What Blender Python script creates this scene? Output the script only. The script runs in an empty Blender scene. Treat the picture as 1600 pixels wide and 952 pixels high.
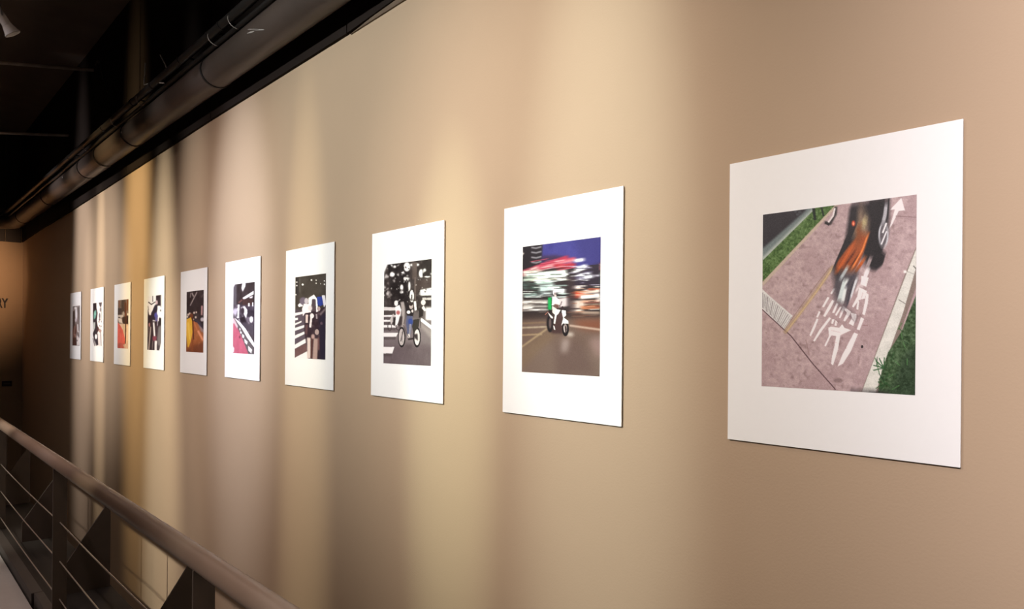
import bpy, bmesh, math, random
import numpy as np
from mathutils import Vector, Matrix

random.seed(4)
C = bpy.context.scene.collection
EYE = 1.606                     # eye height above the walkway floor (m)
F_PX, YAW, ROLL, CY = 1129.88, 0.7287, 0.0084, 528.18   # image taken as 1600 x 952
WX = 1.879                      # gallery wall plane
END = 14.0                      # far end wall plane

# ------------------------------------------------------------------ camera
cam = bpy.data.cameras.new('camera')
cam.sensor_width = 36.0
cam.lens = F_PX / 1600 * 36.0
cam.shift_y = (CY - 476) / 1600
cam.clip_start = 0.02
cam_o = bpy.data.objects.new('camera', cam)
C.objects.link(cam_o)
cam_o.matrix_world = (Matrix.Translation((0, 0, EYE)) @ Matrix.Rotation(-YAW, 4, 'Z')
                      @ Matrix.Rotation(math.pi / 2, 4, 'X') @ Matrix.Rotation(ROLL, 4, 'Z'))
bpy.context.scene.camera = cam_o

# ------------------------------------------------------------------ world, exposure
vs = bpy.context.scene.view_settings
vs.view_transform = 'Standard'; vs.look = 'None'; vs.gamma = 1.0
vs.use_curve_mapping = False; vs.exposure = 0.0
w = bpy.data.worlds.new('dim_room'); bpy.context.scene.world = w
w.use_nodes = True
w.node_tree.nodes['Background'].inputs[0].default_value = (1.0, .85, .75, 1)
w.node_tree.nodes['Background'].inputs[1].default_value = 0.004


def spot_light(name, loc, target, power, col, angle, blend=1.0, squeeze=1.0, soft=.03):
    """A beam; squeeze narrows it along the wall (a spread lens in the lamp)."""
    l = bpy.data.lights.new(name, 'SPOT')
    l.energy = power; l.color = col
    l.spot_size = math.radians(angle); l.spot_blend = blend; l.shadow_soft_size = soft
    o = bpy.data.objects.new(name, l); C.objects.link(o)
    d = (Vector(target) - Vector(loc)).normalized()
    zax = -d
    xax = Vector((0, 1, 0)); yax = zax.cross(xax).normalized(); xax = yax.cross(zax).normalized()
    m = Matrix((xax, yax, zax)).transposed().to_4x4()
    o.matrix_world = Matrix.Translation(loc) @ m @ Matrix.Diagonal((squeeze, 1, 1, 1))
    return o


# the row of track lamps that light the photographs, the last four added as broad fill, on a track across the walkway: along-wall
# position, aim height (relative to the eye), power, colour, squeeze, beam angle
LAMPS = [
    (-0.41, 0.71, 1110, (1.00, 0.94, 0.96), 0.458, 89, 'the pink cycle path photo'),
    (1.66, 0.10, 380, (0.80, 0.97, 0.95), 0.236, 60, 'the night motorcycle photo'),
    (2.52, -0.22, 380, (0.82, 1.00, 0.76), 0.304, 38, 'the photo of a cyclist before trees'),
    (3.90, -0.45, 271, (1.00, 0.95, 0.69), 0.150, 68, 'the zebra crossing photo'),
    (4.90, 0.23, 545, (0.76, 0.85, 1.00), 0.385, 55, 'the pink lane photo'),
    (5.82, 0.15, 171, (0.99, 1.00, 0.97), 0.148, 87, 'the yellow stripe photo'),
    (6.57, -0.94, 840, (1.00, 0.97, 0.82), 0.165, 88, 'the blue shirt photo'),
    (7.38, 0.72, 650, (1.00, 0.76, 0.41), 0.187, 90, 'the red lane photo'),
    (8.78, -0.02, 408, (1.00, 0.92, 0.76), 0.105, 77, 'the mint green figure photo'),
    (9.64, 0.55, 551, (1.00, 0.95, 0.95), 0.185, 92, 'the grey street photo'),
    (1.88, 0.12, 520, (1.00, 0.91, 0.82), 0.660, 72, 'the wall beside the night motorcycle photo as added fill'),
    (3.40, 1.00, 475, (0.95, 1.00, 0.98), 0.937, 69, 'the wall between the tree cyclist and zebra crossing photos as added fill'),
    (5.14, -0.32, 328, (1.00, 0.83, 0.77), 0.602, 82, 'the wall below the pink lane photo as added fill'),
    (8.60, 0.48, 551, (1.00, 0.94, 0.89), 0.600, 58, 'the wall between the red lane and mint figure photos as added fill'),
]
LAMP_X, LAMP_Z, AIM = -1.60, 1.60, .20
for i, (t, az, p, col, sq, ang, _) in enumerate(LAMPS):
    d = Vector((WX - LAMP_X, 0, az - LAMP_Z)).normalized()
    loc = Vector((LAMP_X, t, LAMP_Z + EYE)) + d * .03
    spot_light('track_lamp_light', loc, (WX, t, az + EYE), p, col, ang, 1.0, sq)
# amber lamp on the far end wall, general ceiling lamps over the walkway
END_LAMP = (.95, 12.0, 1.35)
spot_light('end_wall_light', (END_LAMP[0], END_LAMP[1] + .03, END_LAMP[2] + EYE), (.88, END, .90 + EYE), 215, (1.0, .62, .37), 74, 1.0, 1.0)
DOWN = [(-.45, 0.4), (-.45, 3.6), (-.45, 6.8), (-.45, 9.8)]
for x, y in DOWN:
    spot_light('walkway_light', (x, y, 2.98 + EYE), (x - .30, y, 0), 130 if y < 9 else 60, (1.0, .80, .68), 140, 1.0, 1.0, .06)


# ------------------------------------------------------------------ materials
def mat(name, col, rough=.5, metal=0.0, var=0.0, scale=8.0, bump=0.0, bscale=60.0, spec=.5):
    m = bpy.data.materials.new(name); m.use_nodes = True
    nt = m.node_tree; b = nt.nodes['Principled BSDF']
    b.inputs['Base Color'].default_value = (*col, 1)
    b.inputs['Roughness'].default_value = rough
    b.inputs['Metallic'].default_value = metal
    b.inputs['Specular IOR Level'].default_value = spec
    tc = nt.nodes.new('ShaderNodeTexCoord')
    if var:
        n = nt.nodes.new('ShaderNodeTexNoise'); n.inputs['Scale'].default_value = scale
        n.inputs['Detail'].default_value = 5
        r = nt.nodes.new('ShaderNodeMix'); r.data_type = 'RGBA'
        r.inputs[6].default_value = (*[c * (1 - var) for c in col], 1)
        r.inputs[7].default_value = (*[min(1, c * (1 + var)) for c in col], 1)
        nt.links.new(tc.outputs['Object'], n.inputs['Vector'])
        nt.links.new(n.outputs['Fac'], r.inputs[0]); nt.links.new(r.outputs[2], b.inputs['Base Color'])
    if bump:
        n2 = nt.nodes.new('ShaderNodeTexNoise'); n2.inputs['Scale'].default_value = bscale
        n2.inputs['Detail'].default_value = 3
        bp = nt.nodes.new('ShaderNodeBump'); bp.inputs['Strength'].default_value = bump
        bp.inputs['Distance'].default_value = .004
        nt.links.new(tc.outputs['Object'], n2.inputs['Vector'])
        nt.links.new(n2.outputs['Fac'], bp.inputs['Height']); nt.links.new(bp.outputs[0], b.inputs['Normal'])
    return m


def emit(name, col, s):
    m = bpy.data.materials.new(name); m.use_nodes = True
    b = m.node_tree.nodes['Principled BSDF']
    b.inputs['Base Color'].default_value = (.8, .8, .8, 1)
    b.inputs['Emission Color'].default_value = (*col, 1); b.inputs['Emission Strength'].default_value = s
    return m


M = dict(
    wall=mat('tan_wall_paint', (.43, .31, .21), .7, var=.035, scale=2.5, bump=.12, bscale=140, spec=.25),
    endwall=mat('end_wall_paint', (.34, .235, .145), .7, var=.05, scale=3, spec=.2),
    black=mat('black_panel_paint', (.018, .013, .011), .8, var=.25, scale=4, spec=.05),
    plank=mat('black_stained_plank', (.028, .020, .016), .6, var=.3, scale=6, spec=.3),
    wallshade=mat('shaded_wall_brown', (.13, .090, .062), .7, var=.2, scale=9, spec=.2),  # shade on the tan wall, put into the colour
    ceil=mat('black_ceiling_paint', (.15, .115, .098), .85, var=.2, scale=3, spec=.2),
    dark=mat('dark_room_wall_paint', (.06, .05, .045), .8, var=.1, scale=2, spec=.2),
    floor=mat('grey_concrete', (.25, .225, .215), .55, var=.08, scale=9, bump=.1, bscale=40),
    lower=mat('lower_floor', (.10, .08, .07), .7, var=.1, scale=5),
    ledge=mat('ledge_steel_paint', (.010, .0075, .0065), .6, var=.2, scale=14, spec=.2),
    kerb=mat('kerb_steel_paint', (.022, .016, .0135), .55, var=.25, scale=14, bump=.15, bscale=50),
    fin=mat('fin_steel_paint', (.040, .029, .024), .5, var=.2, scale=10),
    rail=mat('bronze_rail_paint', (.135, .090, .068), .42, var=.10, scale=12, bump=.05, bscale=90),
    post=mat('post_paint', (.050, .036, .028), .5, var=.15, scale=14),
    cable=mat('steel_cable', (.42, .36, .32), .35, metal=.8),
    pipe=mat('brown_pipe_paint', (.052, .037, .030), .42, var=.35, scale=3.5, bump=.12, bscale=30),
    pipeb=mat('pipe_joint_paint', (.010, .008, .007), .5, var=.2, scale=9),
    patch=mat('pale_pipe_paint', (.085, .064, .057), .32, var=.5, scale=40),
    whitep=mat('white_paint_scratch', (.30, .27, .25), .6, var=.05, scale=30),
    cond=mat('black_conduit', (.011, .009, .008), .4, var=.2, scale=12),
    clip=mat('zinc_clip', (.42, .37, .33), .4, metal=.3),
    bolt=mat('bright_bolt', (.85, .82, .78), .35, metal=.2),
    lampg=mat('grey_lamp_enamel', (.20, .17, .15), .75, var=.06, scale=20),
    lampd=mat('dark_lamp_metal', (.03, .026, .024), .45, var=.1, scale=20),
    lens=emit('lit_lamp_lens', (1.0, .9, .75), 6.0),
    board=mat('white_board', (.86, .845, .84), .55, var=.012, scale=60, spec=.3),
    core=mat('board_core', (.42, .36, .31), .7, var=.05, scale=60),
    letter=mat('dark_vinyl_letter', (.010, .006, .006), .5, var=.1, scale=20),
    plaque=mat('dark_plaque', (.012, .009, .009), .4, var=.1, scale=20),
    plaquet=mat('plaque_print', (.10, .075, .07), .5, var=.1, scale=20),
)


# ------------------------------------------------------------------ mesh helpers
def box(bm, x0, x1, y0, y1, z0, z1, bev=0.0):
    v = [bm.verts.new((x, y, z)) for x in (x0, x1) for y in (y0, y1) for z in (z0, z1)]
    fs = [bm.faces.new([v[i] for i in q]) for q in
          ((0, 1, 3, 2), (4, 6, 7, 5), (0, 4, 5, 1), (2, 3, 7, 6), (0, 2, 6, 4), (1, 5, 7, 3))]
    if bev:
        es = list({e for f in fs for e in f.edges})
        bmesh.ops.bevel(bm, geom=es, offset=bev, segments=2, affect='EDGES', profile=.6)


def tube(bm, pts, r, n=12, caps=True, radii=None):
    pts = [Vector(p) for p in pts]; rings = []
    ref = None
    for i, p in enumerate(pts):
        d = (pts[min(i + 1, len(pts) - 1)] - pts[max(i - 1, 0)]).normalized()
        if ref is None:
            ref = Vector((0, 0, 1)) if abs(d.z) < .9 else Vector((1, 0, 0))
        a = d.cross(ref).normalized(); b = a.cross(d).normalized(); ref = b
        rr = radii[i] if radii else r
        rings.append([bm.verts.new(p + rr * (math.cos(2 * math.pi * k / n) * a + math.sin(2 * math.pi * k / n) * b)) for k in range(n)])
    for i in range(len(rings) - 1):
        for k in range(n):
            f = bm.faces.new((rings[i][k], rings[i][(k + 1) % n], rings[i + 1][(k + 1) % n], rings[i + 1][k])); f.smooth = True
    if caps:
        bm.faces.new(rings[0][::-1]); bm.faces.new(rings[-1])


def lathe(bm, prof, n=24, axis=None, smooth=True):
    """prof: (radius, height) pairs, revolved about local Z and then put through axis (4x4)."""
    axis = axis or Matrix.Identity(4); rings = []
    for r, h in prof:
        rings.append([bm.verts.new(axis @ Vector((max(r, 1e-4) * math.cos(2 * math.pi * k / n), max(r, 1e-4) * math.sin(2 * math.pi * k / n), h))) for k in range(n)])
    for i in range(len(rings) - 1):
        for k in range(n):
            f = bm.faces.new((rings[i][k], rings[i][(k + 1) % n], rings[i + 1][(k + 1) % n], rings[i + 1][k])); f.smooth = smooth


def prism(bm, poly, y0, y1):
    """poly in (x, z), extruded along y."""
    a = [bm.verts.new((x, y0, z)) for x, z in poly]; b = [bm.verts.new((x, y1, z)) for x, z in poly]
    bm.faces.new(a); bm.faces.new(b[::-1]); n = len(poly)
    for i in range(n):
        bm.faces.new((a[i], b[i], b[(i + 1) % n], a[(i + 1) % n]))


def prism_x(bm, poly, x0, x1):
    """poly in (y, z), extruded along x."""
    a = [bm.verts.new((x0, y, z)) for y, z in poly]; b = [bm.verts.new((x1, y, z)) for y, z in poly]
    bm.faces.new(a); bm.faces.new(b[::-1]); n = len(poly)
    for i in range(n):
        bm.faces.new((a[i], b[i], b[(i + 1) % n], a[(i + 1) % n]))


def obj(name, bm, m, parent=None):
    bmesh.ops.recalc_face_normals(bm, faces=bm.faces)
    me = bpy.data.meshes.new(name); bm.to_mesh(me); bm.free()
    me.materials.append(M[m] if isinstance(m, str) else m)
    o = bpy.data.objects.new(name, me); C.objects.link(o)
    if parent:
        o.parent = parent
    return o


def made(name, m, parent, fn, *a, **k):
    bm = bmesh.new(); fn(bm, *a, **k); return obj(name, bm, m, parent)


def thing(name, label, cat, loc=(0, 0, 0), group=None):
    o = bpy.data.objects.new(name, None); C.objects.link(o); o.location = loc; o.empty_display_size = .05
    return tag(o, label, cat, group)


def tag(o, label, cat, group=None):
    o['label'] = label; o['category'] = cat
    if group:
        o['group'] = group
    return o


def struct(name, m, fn, *a, label=None, cat=None, **k):
    o = made(name, m, None, fn, *a, **k); o['kind'] = 'structure'
    if label:
        o['label'] = label
    if cat:
        o['category'] = cat
    return o


def link_copy(src, parent, loc):
    o = src.copy(); C.objects.link(o); o.parent = parent; o.location = loc
    return o


# ------------------------------------------------------------------ the room
Y0, XL, CEIL, LOW = -3.0, -4.0, 3.2 + EYE, -2.4
SPLIT = 1.80 + EYE               # top of the tan paint, black panelling above
wr = struct('wall_right', 'wall', box, WX, WX + .15, Y0, END, LOW, SPLIT, label='tan painted gallery wall hung with photo prints', cat='wall')
we = struct('wall_end', 'endwall', box, XL, WX + .15, END, END + .15, LOW, SPLIT, label='brown end wall with dark lettering', cat='wall')
struct('wall_left', 'dark', box, XL - .15, XL, Y0, END + .15, LOW, CEIL, label='dark side wall across the walkway', cat='wall')
struct('wall_back', 'dark', box, XL - .15, WX + .15, Y0 - .15, Y0, LOW, CEIL, label='dark wall at the near end', cat='wall')
struct('ceiling', 'ceil', box, XL - .15, WX + .15, Y0 - .15, END + .15, CEIL, CEIL + .12, label='black painted ceiling', cat='ceiling')
struct('floor', 'floor', box, XL, .732, Y0, END, -.15, 0, label='grey concrete walkway floor', cat='floor')
struct('floor_lower', 'lower', box, .74, WX, Y0, END, LOW - .1, LOW, label='dark lower floor below the gap', cat='floor')
# black fascia panels above the tan paint: a proud face with a slightly uneven lower edge, open joints


def zb(t):
    k = [(-3, 1.70), (2.0, 1.645), (2.9, 1.607), (3.4, 1.584), (5.4, 1.574), (7.6, 1.547), (10.3, 1.514), (12.5, 1.502), (14, 1.48)]
    for (t0, z0), (t1, z1) in zip(k[:-1], k[1:]):
        if t <= t1:
            return EYE + z0 + (z1 - z0) * (t - t0) / (t1 - t0)
    return EYE + k[-1][1]


def fascia(bm, a, b, x0, x1):
    v = [bm.verts.new(p) for x in (x0, x1) for p in ((x, a, zb(a)), (x, b, zb(b)), (x, b, CEIL), (x, a, CEIL))]
    for q in ((0, 1, 2, 3), (7, 6, 5, 4), (0, 4, 5, 1), (1, 5, 6, 2), (2, 6, 7, 3), (3, 7, 4, 0)):
        bm.faces.new([v[i] for i in q])


edges = [Y0, -1.0, 1.0, 2.0, 2.9, 3.4, 5.4, 7.7, 10.3, 12.5, END]
for a, b in zip(edges[:-1], edges[1:]):
    made('panel', 'black', wr, fascia, a + (.004 if a > 3 else 0), b - (.004 if b > 3 else 0), WX - .019, WX)
made('panel_backing', 'ceil', wr, box, WX, WX + .15, Y0, END, SPLIT, CEIL)
# brown strip standing in for shaded wall under the fascia, near part of the wall only
made('shaded_wall_strip', 'wallshade', wr, prism_x, [(3.38, 1.575 + EYE), (2.9, 1.580 + EYE), (1.0, 1.585 + EYE), (Y0, 1.60 + EYE), (Y0, 1.72 + EYE), (2.0, 1.66 + EYE), (2.9, 1.62 + EYE)], WX - .010, WX)
pl = None
n = 27
pw = (WX - .02 - XL) / n
for k in range(n):
    if pl is None:
        pl = made('plank', 'plank', we, box, 0, pw - .008, 0, .018, 1.468 + EYE, CEIL, .003); pl.location = (XL, END - .018, 0)
    else:
        link_copy(pl, we, (XL + k * pw, END - .018, 0))
made('plank_backing', 'ceil', we, box, XL, WX + .15, END, END + .15, SPLIT, CEIL)

# kerb of steel lengths along the walkway edge, and the ledge behind it
KT = EYE - 1.546
for i, (a, b, dx) in enumerate([(Y0, 1.1, 0), (1.1, 5.1, .012), (5.1, 9.1, 0), (9.1, END, .010)]):
    struct('trim_%d' % (i + 1), 'kerb', box, .74 + dx, .80, a + .008, b - .008, -.16, KT + (.004 if dx else 0), .004,
           label='dark steel kerb length along the walkway edge', cat='kerb')
struct('floor_ledge', 'ledge', box, .80, 1.136, Y0, END, -.16, KT - .004, label='dark steel ledge outside the railing', cat='ledge')

# ------------------------------------------------------------------ guard railing
RX = .80
rl = thing('guard_railing', 'dark bronze guard railing with round handrail and three steel cables', 'railing', (RX, 4.6, 0))


def place(o):                    # parts are modelled in world space
    o.matrix_parent_inverse = o.parent.matrix_basis.inverted(); return o


PY = [.05, 2.35, 4.62, 6.97, 9.25, 11.55, 13.8]
RZ = EYE - .718
place(made('handrail', 'rail', rl, tube, [(RX, y, RZ) for y in (-2.6, 0, 3, 6, 9, 12, END)], .0365, 28))


def post(bm, y):
    box(bm, RX - .034, RX + .034, y - .006, y + .006, KT - .003, RZ - .02, .0015)


for y in PY:
    p = place(made('post', 'post', rl, post, y))
    q = made('base_plate', 'post', p, box, RX - .034, RX + .06, y - .045, y + .045, KT - .004, KT + .010, .002)
    q.matrix_parent_inverse = rl.matrix_basis.inverted()
    q = made('cleat', 'post', p, prism, [(RX + .03, EYE - 1.155), (RX + .036, EYE - 1.155), (RX + .066, EYE - 1.215), (RX + .066, EYE - 1.235), (RX + .03, EYE - 1.255)], y - .005, y + .005)
    q.matrix_parent_inverse = rl.matrix_basis.inverted()
for zr in (-1.036, -1.250, -1.458):
    pts = []
    ys = [-2.6] + PY
    for a, b in zip(ys[:-1], ys[1:]):
        for k in range(12):
            s = k / 12
            pts.append((RX, a + (b - a) * s, EYE + zr - .010 * math.sin(math.pi * s)))
    pts.append((RX, PY[-1], EYE + zr))
    place(made('cable', 'cable', rl, tube, pts, .0032, 8))

# triangular steel fins standing on the ledge outside the railing
fp = [(1.130, KT - .004), (1.130, EYE - 1.055), (1.103, EYE - 1.055), (.870, EYE - 1.405), (.870, KT - .004)]
f0 = None
for y in (.56, 2.01, 3.45, 4.975, 6.43, 7.90, 9.35, 10.80, 12.25):
    if f0 is None:
        f0 = made('steel_fin', 'fin', None, prism, [(x, z) for x, z in fp], -.006, .006); o = f0
    else:
        o = f0.copy(); C.objects.link(o)
    o.location = (0, y, 0)
    tag(o, 'dark triangular steel fin plate standing on the ledge outside the railing', 'steel plate', 'triangular fins along the ledge')

# ------------------------------------------------------------------ big pipe under the ceiling
pipe = thing('drain_pipe', 'thick dark brown pipe running along the top of the tan wall', 'pipe', (1.70, 4, 1.65 + EYE))
PR = .101


def pz(t):
    return EYE + 1.730 - .0020 * (t - 3.0)


pp = [(1.70, t, pz(t)) for t in (Y0 + .02, 0, 2, 4, 6, 8, 10, 12, 13.2)]
c0 = Vector((1.70 - .42, 13.2, pz(13.2)))
for k in range(1, 9):
    a = math.radians(90 * k / 8)
    pp.append((c0.x + .42 * math.cos(a), 13.2 + .42 * math.sin(a), pz(13.2)))
pp += [(.6, 13.62, pz(13.2)), (-1.5, 13.62, pz(13.2)), (-3.98, 13.62, pz(13.2))]
place(made('pipe_body', 'pipe', pipe, tube, pp, PR, 40))


def band(bm, t, r, wd):
    ax = Matrix.Translation((1.70, t, pz(t))) @ Matrix.Rotation(math.pi / 2, 4, 'X')
    lathe(bm, [(PR - .004, -wd), (r, -wd), (r, wd), (PR - .004, wd)], 40, ax, False)


for t in (2.2, 4.83, 6.80, 7.79, 8.51, 10.6, 12.6):
    place(made('pipe_joint', 'pipeb', pipe, band, t, PR + .006, .009))
place(made('pale_sleeve', 'patch', pipe, band, 8.15, PR + .003, .33))  # paler, smoother stretch of pipe between two joints


def mark(bm, t, ang, L, Wd, tilt):
    """thin chip of paint lying on the pipe skin"""
    c, sn = math.cos(tilt), math.sin(tilt)
    vs_ = []
    for u, v in ((-L, -Wd * .4), (-.2 * L, -Wd), (L, -Wd * .3), (L * .9, Wd * .5), (.1 * L, Wd), (-L * .9, Wd * .6)):
        uu, vv = u * c - v * sn, u * sn + v * c
        a = ang + vv / PR
        vs_.append([(1.70 - (PR + h) * math.cos(a), t + uu, pz(t) + (PR + h) * math.sin(a)) for h in (.0005, .0025)])
    lo = [bm.verts.new(q[0]) for q in vs_]; hi = [bm.verts.new(q[1]) for q in vs_]
    bm.faces.new(lo); bm.faces.new(hi[::-1])
    for i in range(6):
        bm.faces.new((lo[i], hi[i], hi[(i + 1) % 6], lo[(i + 1) % 6]))


for t, a, L, Wd, ti in ((3.96, -.25, .10, .004, .30), (4.02, -.22, .045, .004, .16), (8.05, .25, .06, .012, .4), (8.25, .1, .05, .010, -.6),
                        (8.12, .0, .04, .014, 1.0), (9.25, .1, .03, .010, .2), (6.78, -.1, .015, .008, 0), (10.3, -.6, .03, .010, 0)):
    place(made('paint_chip', 'whitep', pipe, mark, t, a, L, Wd, ti))


# steel pipe clamps that hang the pipe from the wall side
def clamp(bm, t):
    box(bm, 1.70, WX - .0195, t - .015, t + .015, pz(t) + PR - .01, pz(t) + PR + .004)


for t in (1.0, 4.4, 7.4, 11.0):
    place(made('wall_strap', 'pipeb', pipe, clamp, t))

# ------------------------------------------------------------------ conduits above the pipe
cd = thing('cable_conduit', 'black cable conduit with loose wires and bright bolts above the thick pipe', 'conduit', (1.57, 5, 1.86 + EYE))


def cz(t):
    return EYE + 1.862 - .0015 * (t - 2)


place(made('conduit_tube', 'cond', cd, tube, [(1.575, t, cz(t)) for t in (Y0 + .02, 2, 5, 8, 11, 13.9)], .027, 14))
cb = cd
for k, (dx, dz, r) in enumerate(((.020, -.055, .014), (.055, -.026, .011))):
    pts = [(1.585 + dx + .003 * math.sin(.9 * i + k), Y0 + .05 + i * .25, cz(Y0 + i * .25) + dz + .003 * math.sin(1.1 * i + 2 * k)) for i in range(67)]
    place(made('wire', 'cond', cb, tube, pts, r, 8))


def saddle(bm, t):
    ax = Matrix.Translation((1.575, t, cz(t))) @ Matrix.Rotation(math.pi / 2, 4, 'X')
    lathe(bm, [(.026, -.012), (.030, -.012), (.030, .012), (.026, .012)], 20, ax, False)
    box(bm, 1.575, WX - .0195, t - .012, t + .012, cz(t) + .026, cz(t) + .030)


def bolt(bm, t):
    ax = Matrix.Translation((1.558, t, cz(t) + .024)) @ Matrix.Rotation(-.7, 4, 'Y')
    lathe(bm, [(0, 0), (.014, 0), (.014, .012), (.010, .017), (0, .018)], 8, ax)


for t in (2.6, 4.40, 4.60, 5.15, 5.80, 6.33, 7.3, 8.74, 10.2, 11.8):
    s = place(made('clip', 'cond', cd, saddle, t))
    q = made('bolt', 'bolt', s, bolt, t); q.matrix_parent_inverse = cd.matrix_basis.inverted()
# loose ties round the bundle
for t in (4.22, 4.55, 6.12, 6.9, 8.0):
    pts = [(1.60 + .055 * math.cos(a), t + .02 * math.sin(a), cz(t) - .03 + .05 * math.sin(a)) for a in [math.radians(q) for q in range(105, 271, 15)]]
    place(made('cable_tie', 'clip', cb, tube, pts, .0022, 6))
# bent hanger brackets above the conduit
for y, pts in ((5.95, [(1.575, 5.99, EYE + 2.075), (1.575, 6.02, EYE + 1.915), (1.575, 5.80, EYE + 1.878), (1.575, 5.52, EYE + 1.800)]),
               (5.55, [(1.575, 5.62, EYE + 2.03), (1.575, 5.50, EYE + 1.93), (1.575, 5.44, EYE + 1.86)])):
    place(made('hanger_bracket', 'clip', cd, tube, pts, .0045, 8))

# thin ceiling pipes crossing towards the wall, and a drooping cable
for (a, b, r, lab) in (((WX, 9.072, 2.929), (-2.2, 11.37, 2.935), .018, 'thin grey ceiling pipe crossing high above the end of the walkway, higher of two'),
                       ((WX, 10.404, 2.476), (-2.2, 13.3, 2.480), .017, 'thin grey ceiling pipe crossing above the end of the walkway, lower of two')):
    o = made('ceiling_pipe', mat('grey_pipe_paint', (.45, .39, .35), .5, var=.3, scale=10), None, tube,
             [(x, y, z + EYE) for x, y, z in (a, tuple(.5 * (p + q) for p, q in zip(a, b)), b)], r, 10)
    tag(o, lab, 'pipe')
pts = []
for k in range(13):
    s = k / 12
    pts.append((WX - .03 - .10 * math.sin(math.pi * s * .5), 8.9 - .95 * s, EYE + 2.93 - .55 * s * s))
tag(made('hanging_cable', 'cond', None, tube, pts, .010, 8), 'black cable drooping on the black upper wall', 'cable')


# ------------------------------------------------------------------ track and lamps
TOP, TOPF = 1.78, 1.94


def track(x, ya, yb, TOP, lab):
    tr = thing('lighting_track', lab, 'lighting track', (x, (ya + yb) / 2, TOP + EYE))
    place(made('track_bar', 'lampd', tr, box, x - .0175, x + .0175, ya, yb, EYE + TOP, EYE + TOP + .025, .002))
    for k in range(4):
        t = ya + .3 + (yb - ya - .6) * k / 3
        place(made('drop_rod', 'lampd', tr, tube, [(x, t, EYE + TOP + .02), (x, t, CEIL)], .006, 8))


track(LAMP_X - .06, Y0 + .05, 11.2, TOP, 'black lighting track across the walkway carrying the row of spotlights')
track(.535, 3.9, 7.6, TOPF, 'short black lighting track above the guard railing')


def lamp_parts(r, d, up):
    ax = d.to_track_quat('Z', 'Y').to_matrix().to_4x4()

    def mk(name, m, fn, *a):
        bm = bmesh.new(); fn(bm, *a); return obj(name, bm, m, r)
    mk('body', 'lampg', lathe, [(.0, -.150), (.022, -.150), (.027, -.145), (.0285, -.050), (.030, -.046), (.030, -.038)], 24, ax)
    mk('head', 'lampg', lathe, [(.030, -.038), (.0325, -.034), (.046, .012), (.047, .018), (.044, .018), (.028, -.028), (0, -.028)], 28, ax)
    mk('rim', 'lampg', lathe, [(.0465, .014), (.0490, .014), (.0490, .021), (.0440, .021), (.0440, .016)], 28, ax)
    mk('lens', 'lens', lathe, [(.0, -.006), (.034, -.006), (.034, -.004), (0, -.003)], 24, ax)
    c = d * -.10
    mk('yoke', 'lampd', tube, [c + Vector((0, .033, 0)), c + Vector((-.01, .036, .04)), c + Vector((-.02, .02, .085)), c + Vector((-.02, -.02, .085)), c + Vector((-.01, -.036, .04)), c + Vector((0, -.033, 0))], .005, 8)
    top = Vector((-.06, 0, up))
    mk('stem', 'lampd', tube, [c + Vector((-.02, 0, .083)), top + Vector((0, 0, -.02))], .007, 10)
    mk('adapter', 'lampd', lambda bm: box(bm, top.x - .018, top.x + .018, -.05, .05, top.z - .03, top.z - .001, .003))


proto = None
for i, (t, az, p, col, sq, ang, what) in enumerate(LAMPS):
    r = thing('track_spotlight', 'grey track spotlight aimed at ' + what, 'spotlight', (LAMP_X, t, LAMP_Z + EYE), 'spotlights on the track across the walkway')
    if proto is None:
        proto = r; lamp_parts(r, Vector((WX - LAMP_X, 0, AIM - LAMP_Z)).normalized(), TOP - LAMP_Z)
    else:
        for o in list(proto.children):
            link_copy(o, r, (0, 0, 0))
# the lamp over the railing, seen from behind, aimed steeply at the wall
FL = (.595, 4.915, 1.700)
r = thing('track_spotlight', 'pale grey spotlight with flared head on the short track above the guard railing', 'spotlight', (FL[0], FL[1], FL[2] + EYE))
lamp_parts(r, Vector((WX - FL[0], .0, -.30 - FL[2])).normalized(), (TOPF - FL[2]) / .84)
r.scale = (.84, .84, .84)

# the warm lamp for the end wall on its drop stem, and the ceiling downlights of the walkway
r = thing('end_wall_spotlight', 'grey spotlight on a long drop stem aimed at the brown end wall', 'spotlight', (END_LAMP[0], END_LAMP[1], END_LAMP[2] + EYE))
lamp_parts(r, Vector((.15, 2.0, -.30)).normalized(), CEIL - END_LAMP[2] - EYE)
dl = None
for x, y in DOWN:
    r = thing('ceiling_downlight', 'round black downlight on the black ceiling above the walkway', 'downlight', (x, y, CEIL), 'downlights above the walkway')
    if dl is None:
        dl = r
        made('housing', 'lampd', r, lathe, [(0, 0), (.055, 0), (.055, -.190), (.050, -.190), (.048, -.10), (0, -.10)], 24)
        made('lens', 'lens', r, lathe, [(0, -.108), (.045, -.108), (.045, -.104), (0, -.103)], 20)
    else:
        for o in list(dl.children):
            link_copy(o, r, (0, 0, 0))

#PICTURES#
# ------------------------------------------------------------------ photographs, printed flat on boards
def s2l(c):
    c = np.asarray(c, float) / 255.0
    return np.where(c <= .04045, c / 12.92, ((c + .055) / 1.055) ** 2.4)


def boxblur(a, r, axis):
    r = int(round(r))
    if r < 1:
        return a
    pad = [(0, 0)] * a.ndim; pad[axis] = (r + 1, r)
    c = np.cumsum(np.pad(a, pad, mode='edge'), axis=axis)
    n = 2 * r + 1
    hi = np.take(c, range(n, c.shape[axis]), axis=axis); lo = np.take(c, range(0, c.shape[axis] - n), axis=axis)
    return (hi - lo) / n


def blur(a, r):
    for _ in range(2):
        a = boxblur(boxblur(a, r, 0), r, 1)
    return a


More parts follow.
